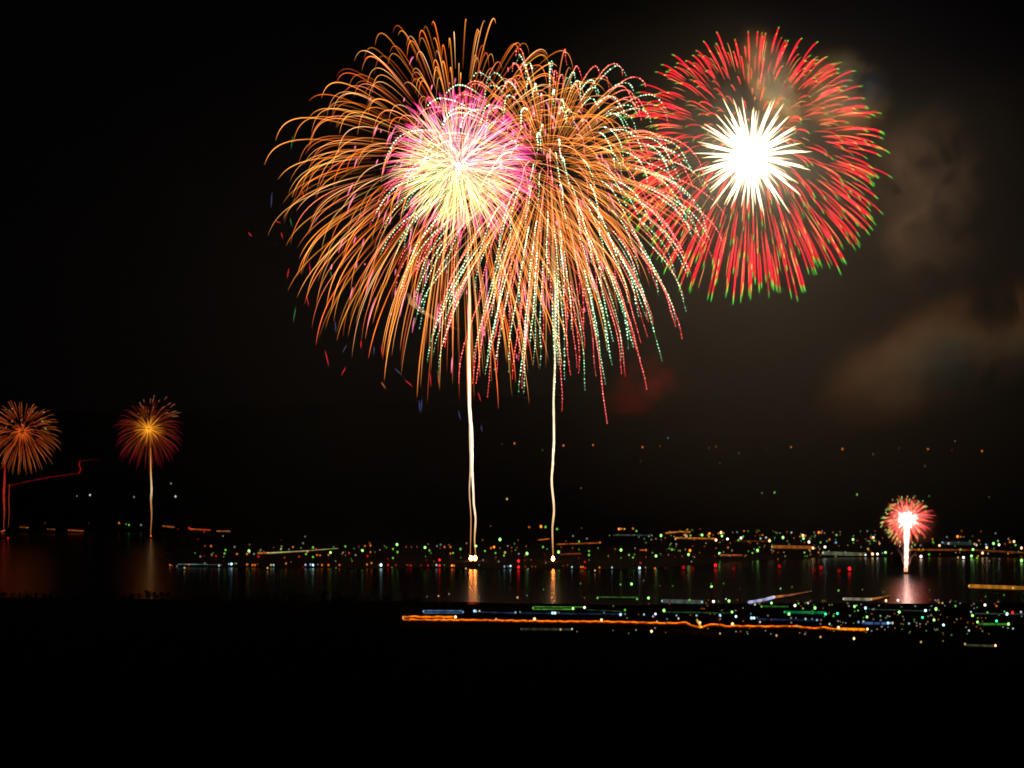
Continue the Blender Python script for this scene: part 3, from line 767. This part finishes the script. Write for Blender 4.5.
strip([(468, 603.6), (478, 603.2)], 1.4, (1.0, .03, .02), .30, 'tiny dim red smear below the double rocket reflection')
# far town and far shores
strip([(268, 553), (300, 551.2), (338, 548.3)], 1.5, (.62, .55, .20), .75, 'long gently sloping pale yellow smear on the peninsula', taper=.5)
strip([(258, 553.2), (268, 552.8)], 1.6, (1.0, .26, .06), .6, 'orange left end of the pale yellow peninsula smear')
strip([(178, 564.2), (208, 564.4)], 1.0, (.25, .5, .5), .28, 'thin cyan smear along the peninsula waterfront', lift=2)
strip([(208, 564.6), (222, 564.8)], 1.0, (.35, .35, .42), .12, 'faint grey smear right of the thin cyan waterfront smear', lift=2)
strip([(613, 569), (639, 569.2)], 1.1, (.40, .75, .75), .40, 'pale cyan waterfront smear between two cyan lamps', lift=1.2)
strip([(613, 535), (648, 535.2)], 1.3, (.5, .6, .6), .09, 'faint pale smear high in the far town')
strip([(557, 544.2), (600, 542.8)], 1.3, (1.0, .22, .02), .36, 'thin orange smear right of the single rocket trail')
strip([(538, 540), (549, 538.8)], 1.3, (1.0, .22, .02), .42, 'short orange smear just left of the single rocket trail')
strip([(560, 554), (581, 553.4)], 1.3, (.9, .12, .06), .22, 'faint red smear right of the single rocket trail')
strip([(666, 533), (680, 531.6), (690, 532)], 1.7, (1.0, .26, .03), .50, 'upper bright orange smear in the far town below the red firework')
strip([(675, 537.8), (715, 538.6)], 1.8, (1.0, .27, .03), .60, 'lower bright orange smear ending at two yellow lamps')
strip([(735, 540.8), (768, 541)], 1.2, (1.0, .22, .02), .16, 'faint orange smear right of the yellow lamps')
strip([(640, 550), (647, 550)], 1.5, (1.0, .22, .04), .35, 'tiny orange smear below the left of the red firework')
strip([(720, 555), (742, 555)], 1.5, (1.0, .16, .03), .42, 'reddish orange smear straight below the white heart')
strip([(772, 546.6), (812, 547.4)], 3.4, (1.0, .26, .03), .34, 'broad orange smear in the far town ending at a yellow lamp')
strip([(823, 553), (866, 554.4)], 4.0, (.40, .48, .26), .30, 'broad pale green band left of the white fountain column')
strip([(906, 549.6), (975, 550)], 1.8, (1.0, .22, .03), .20, 'dim orange smear right of the white fountain column')
strip([(975, 550), (1030, 553)], 1.8, (1.0, .22, .03), .14, 'faint orange smear near the right frame edge')
strip([(922, 558), (1030, 559.4)], 2.2, (.25, .40, .15), .13, 'long dim green smear along the far shore at right')
strip([(943, 543), (972, 543.4)], 3.6, (.20, .32, .38), .10, 'dim blue grey band in the far town at right')
strip([(163, 526), (174, 527.2)], 1.6, (1.0, .22, .03), .3, 'leftmost orange smear on the distant shore right of the dark red firework')
strip([(190, 529), (210, 530)], 1.6, (1.0, .12, .02), .55, 'red orange smear in the middle of the distant shore')
strip([(217, 531), (230, 531.2)], 1.5, (1.0, .30, .05), .38, 'right orange smear at the end of the distant shore')
strip([(20, 527), (28, 527.6)], 1.5, (1.0, .20, .02), .3, 'small orange smear on the distant shore below the amber firework')
strip([(47, 529), (55, 529.4)], 1.4, (1.0, .22, .05), .16, 'dim orange smear second along the distant left shore')
strip([(68, 530), (84, 531)], 1.6, (1.0, .16, .02), .4, 'red orange smear between the two small distant fireworks')
strip([(1, 532), (5, 530)], 1.8, (1.0, .14, .03), .5, 'tiny red orange smear at the left frame edge')
strip([(8, 486), (25, 482), (50, 477), (79, 473.4)], 1.1, (.9, .02, .015), .14, 'thin red light line climbing the dark hillside at left', group='red light smears on the hillside')
strip([(79, 473), (81, 469), (79, 465), (80, 461)], 1.4, (.9, .02, .015), .22, 'short steep red light line on the hillside bend', group='red light smears on the hillside')
strip([(80, 461), (90, 459.6), (103, 459.2)], 1.0, (.9, .02, .01), .12, 'upper thin red light line toward the dark red firework', taper=.2, group='red light smears on the hillside')

# ------------------------------------------------------------------ trees
def tree_shape(m, r, base, h, w, leaves):
    m.tube([base, base + Vector((r.uniform(-.2, .2), 0, h * .35)), base + Vector((r.uniform(-.4, .4), r.uniform(-.4, .4), h * .8))], [h * .03, h * .022, h * .006], sides=5, mat=0)
    cl = []
    for _ in range(r.randint(5, 8)):
        z = r.uniform(.35, .95)
        q = w * (1.0 - abs(z - .5) * 1.4)
        an = r.uniform(0, 6.28)
        p = base + Vector((math.cos(an) * q * r.uniform(.2, .8), math.sin(an) * q * r.uniform(.2, .8), h * z))
        cl.append((p, w * r.uniform(.30, .5)))
        m.tube([base + Vector((0, 0, h * z * .65)), p], [h * .012, h * .004], sides=4, mat=0)
    for _ in range(leaves):
        c_, cr = r.choice(cl)
        d = Vector((r.gauss(0, 1), r.gauss(0, 1), r.gauss(0, 1))).normalized() * cr * r.uniform(.3, 1.05)
        p = c_ + d
        a = Vector((r.gauss(0, 1), r.gauss(0, 1), r.gauss(0, 1))).normalized()
        b_ = a.cross(Vector((r.gauss(0, 1), r.gauss(0, 1), r.gauss(0, 1)))).normalized()
        s = h * r.uniform(.03, .06)
        k = len(m.v)
        m.v += [p - a * s, p + b_ * s * .6, p + a * s, p - b_ * s * .6]
        m.f.append((k, k + 1, k + 2, k + 3)); m.m.append(1)

tr = random.Random(21)
spots = [(4, 592), (12, 593), (20, 592.5), (27, 592), (36, 593), (44, 594), (52, 595), (60, 596), (124, 595), (132, 594), (139, 593.5), (146, 590.5), (149, 590), (155, 592), (161, 591.5), (168, 590.5)]
what = ['first', 'second', 'third', 'fourth', 'fifth', 'sixth', 'seventh', 'eighth']
for i, (px, py) in enumerate(spots):
    d = 1060 + tr.uniform(-25, 15)
    top = at_depth(px, py, d)
    gz = terrain(top.x, top.y)
    h = max(3.0, top.z - gz)
    where = ('against the amber firework reflection' if i < 8 else 'against the dark red firework reflection')
    t = empty('shore_tree', (top.x, top.y, gz), what[i % 8] + ' dark tree from left on the near shore, ' + where, 'tree', 'dark trees on the near shore')
    m = MB(); tree_shape(m, tr, Vector((0, 0, 0)), h, h * .42, 260)
    for nm, k, mt in (('trunk', 0, M_BARK), ('crown', 1, M_LEAF)):
        s = MB(); remap = {}
        for f, mi in zip(m.f, m.m):
            if mi != k: continue
            for q in f:
                if q not in remap:
                    remap[q] = len(s.v); s.v.append(m.v[q])
            s.f.append(tuple(remap[q] for q in f)); s.m.append(0)
        s.build(nm, mt, t)
m = MB()
for _ in range(1500):
    y = tr.uniform(90, 1052)
    x = tr.uniform(-.29, .29) * y
    u = x / y * F + 512
    if y > 640 and u > 385: continue
    gz = terrain(x, y)
    h = tr.uniform(4, 7.5)
    lim = (CAM_H - (600 - 470) / F * y) if u < 385 else (CAM_H - (655 - 470) / F * y)
    h = min(h, lim - gz)
    if h < 1.5: continue
    tree_shape(m, tr, Vector((x, y, gz - .1)), h, h * .5, 60)
for _ in range(330):
    x = tr.uniform(-330, -42)
    y = interp(NEAR, x) - tr.uniform(8, 60)
    tree_shape(m, tr, Vector((x, y, terrain(x, y) - .1)), tr.uniform(2.5, 7) * (.75 + .5 * nz(x, 0, 25, 6.6)), tr.uniform(2, 4), 70)
o = m.build('forest', [M_BARK, M_LEAF])
tag(o, 'black wooded slope filling the foreground', 'woods', kind='stuff')

# ------------------------------------------------------------------ smoke left by the bursts
def smoke(px, py, depth, rx, rz, ry, col, dens, scale, thr, label, seed, tilt=0.0, detail=5, soft=1.0, step=.55, even=False, wid=.2):
    S = depth / F
    c = at_depth(px, py, depth)
    m = MB(); m.ball(Vector((0, 0, 0)), 1.0, nu=20, nv=12)
    mt = bpy.data.materials.new('smoke'); mt.use_nodes = True
    mt.cycles.volume_step_rate = step
    n, l = mt.node_tree.nodes, mt.node_tree.links
    n.clear()
    tc = n.new('ShaderNodeTexCoord')
    ln = n.new('ShaderNodeVectorMath'); ln.operation = 'LENGTH'
    l.new(tc.outputs['Object'], ln.inputs[0])
    fall = n.new('ShaderNodeMapRange'); fall.interpolation_type = 'SMOOTHSTEP'
    fall.inputs['From Min'].default_value = 1.0; fall.inputs['From Max'].default_value = 1.0 - soft
    l.new(ln.outputs['Value'], fall.inputs['Value'])
    geo = n.new('ShaderNodeNewGeometry')
    mp = n.new('ShaderNodeMapping'); mp.inputs['Location'].default_value = (seed * 13.7, seed * 5.1, seed * 9.3)
    mp.inputs['Scale'].default_value = (1 / scale,) * 3
    l.new(geo.outputs['Position'], mp.inputs[0])
    nt = n.new('ShaderNodeTexNoise'); nt.inputs['Scale'].default_value = 1.0; nt.inputs['Detail'].default_value = detail; nt.inputs['Roughness'].default_value = .55
    nt.inputs['Distortion'].default_value = .6
    l.new(mp.outputs[0], nt.inputs['Vector'])
    ct = n.new('ShaderNodeMapRange'); ct.interpolation_type = 'SMOOTHSTEP'
    ct.inputs['From Min'].default_value = thr; ct.inputs['From Max'].default_value = thr + wid
    l.new(nt.outputs['Fac'], ct.inputs['Value'])
    mu = n.new('ShaderNodeMath'); mu.operation = 'MULTIPLY'
    l.new(fall.outputs[0], mu.inputs[0])
    if even: mu.inputs[1].default_value = 1.0
    else: l.new(ct.outputs[0], mu.inputs[1])
    m2 = n.new('ShaderNodeMath'); m2.operation = 'MULTIPLY'; m2.inputs[1].default_value = dens
    l.new(mu.outputs[0], m2.inputs[0])
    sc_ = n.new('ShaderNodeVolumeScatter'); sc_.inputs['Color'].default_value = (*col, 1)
    l.new(m2.outputs[0], sc_.inputs['Density'])
    out = n.new('ShaderNodeOutputMaterial'); l.new(sc_.outputs[0], out.inputs['Volume'])
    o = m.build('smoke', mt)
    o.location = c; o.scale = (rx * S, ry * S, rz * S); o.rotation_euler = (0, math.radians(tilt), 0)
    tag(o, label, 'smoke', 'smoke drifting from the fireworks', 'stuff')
smoke(757, 160, D1 + 60, 165, 165, 130, (.86, .84, .66), .0026, 26, .36, 'grey smoke haze lit around the white firework heart', 1)
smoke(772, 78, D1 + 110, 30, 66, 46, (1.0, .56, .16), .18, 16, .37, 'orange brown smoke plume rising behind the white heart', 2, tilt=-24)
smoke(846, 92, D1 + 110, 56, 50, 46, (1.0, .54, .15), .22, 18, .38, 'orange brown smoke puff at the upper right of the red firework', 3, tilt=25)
smoke(928, 195, D1 + 110, 80, 120, 60, (.95, .74, .44), .030, 26, .42, 'thin brown smoke wisps right of the red firework', 4)
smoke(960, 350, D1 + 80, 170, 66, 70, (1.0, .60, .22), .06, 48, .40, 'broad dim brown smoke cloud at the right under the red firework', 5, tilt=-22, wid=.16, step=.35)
smoke(645, 386, D1 + 20, 54, 34, 40, (.9, .05, .02), .035, 20, .42, 'dim smoke wisp tinted with red firelight under the right side of the gold fireworks', 6, tilt=-30)  # glow of the red stars put into the smoke colour
smoke(850, 260, D1 + 260, 460, 400, 180, (.72, .92, .80), .0054, 90, .15, 'thin smoky air glowing over the whole right half', 7, step=2.0, even=True)
smoke(330, 330, D1 + 200, 560, 420, 160, (.6, .85, 1.0), .0009, 120, .10, 'faint smoky air glowing behind the gold fireworks', 9, step=2.0, even=True)
smoke(909, 522, D4 + 4, 34, 30, 24, (1.0, .42, .36), .03, 18, .30, 'added red tinted smoke for the glow around the small low firework', 8)  # smoke ball added for a soft glow, red tint in its colour
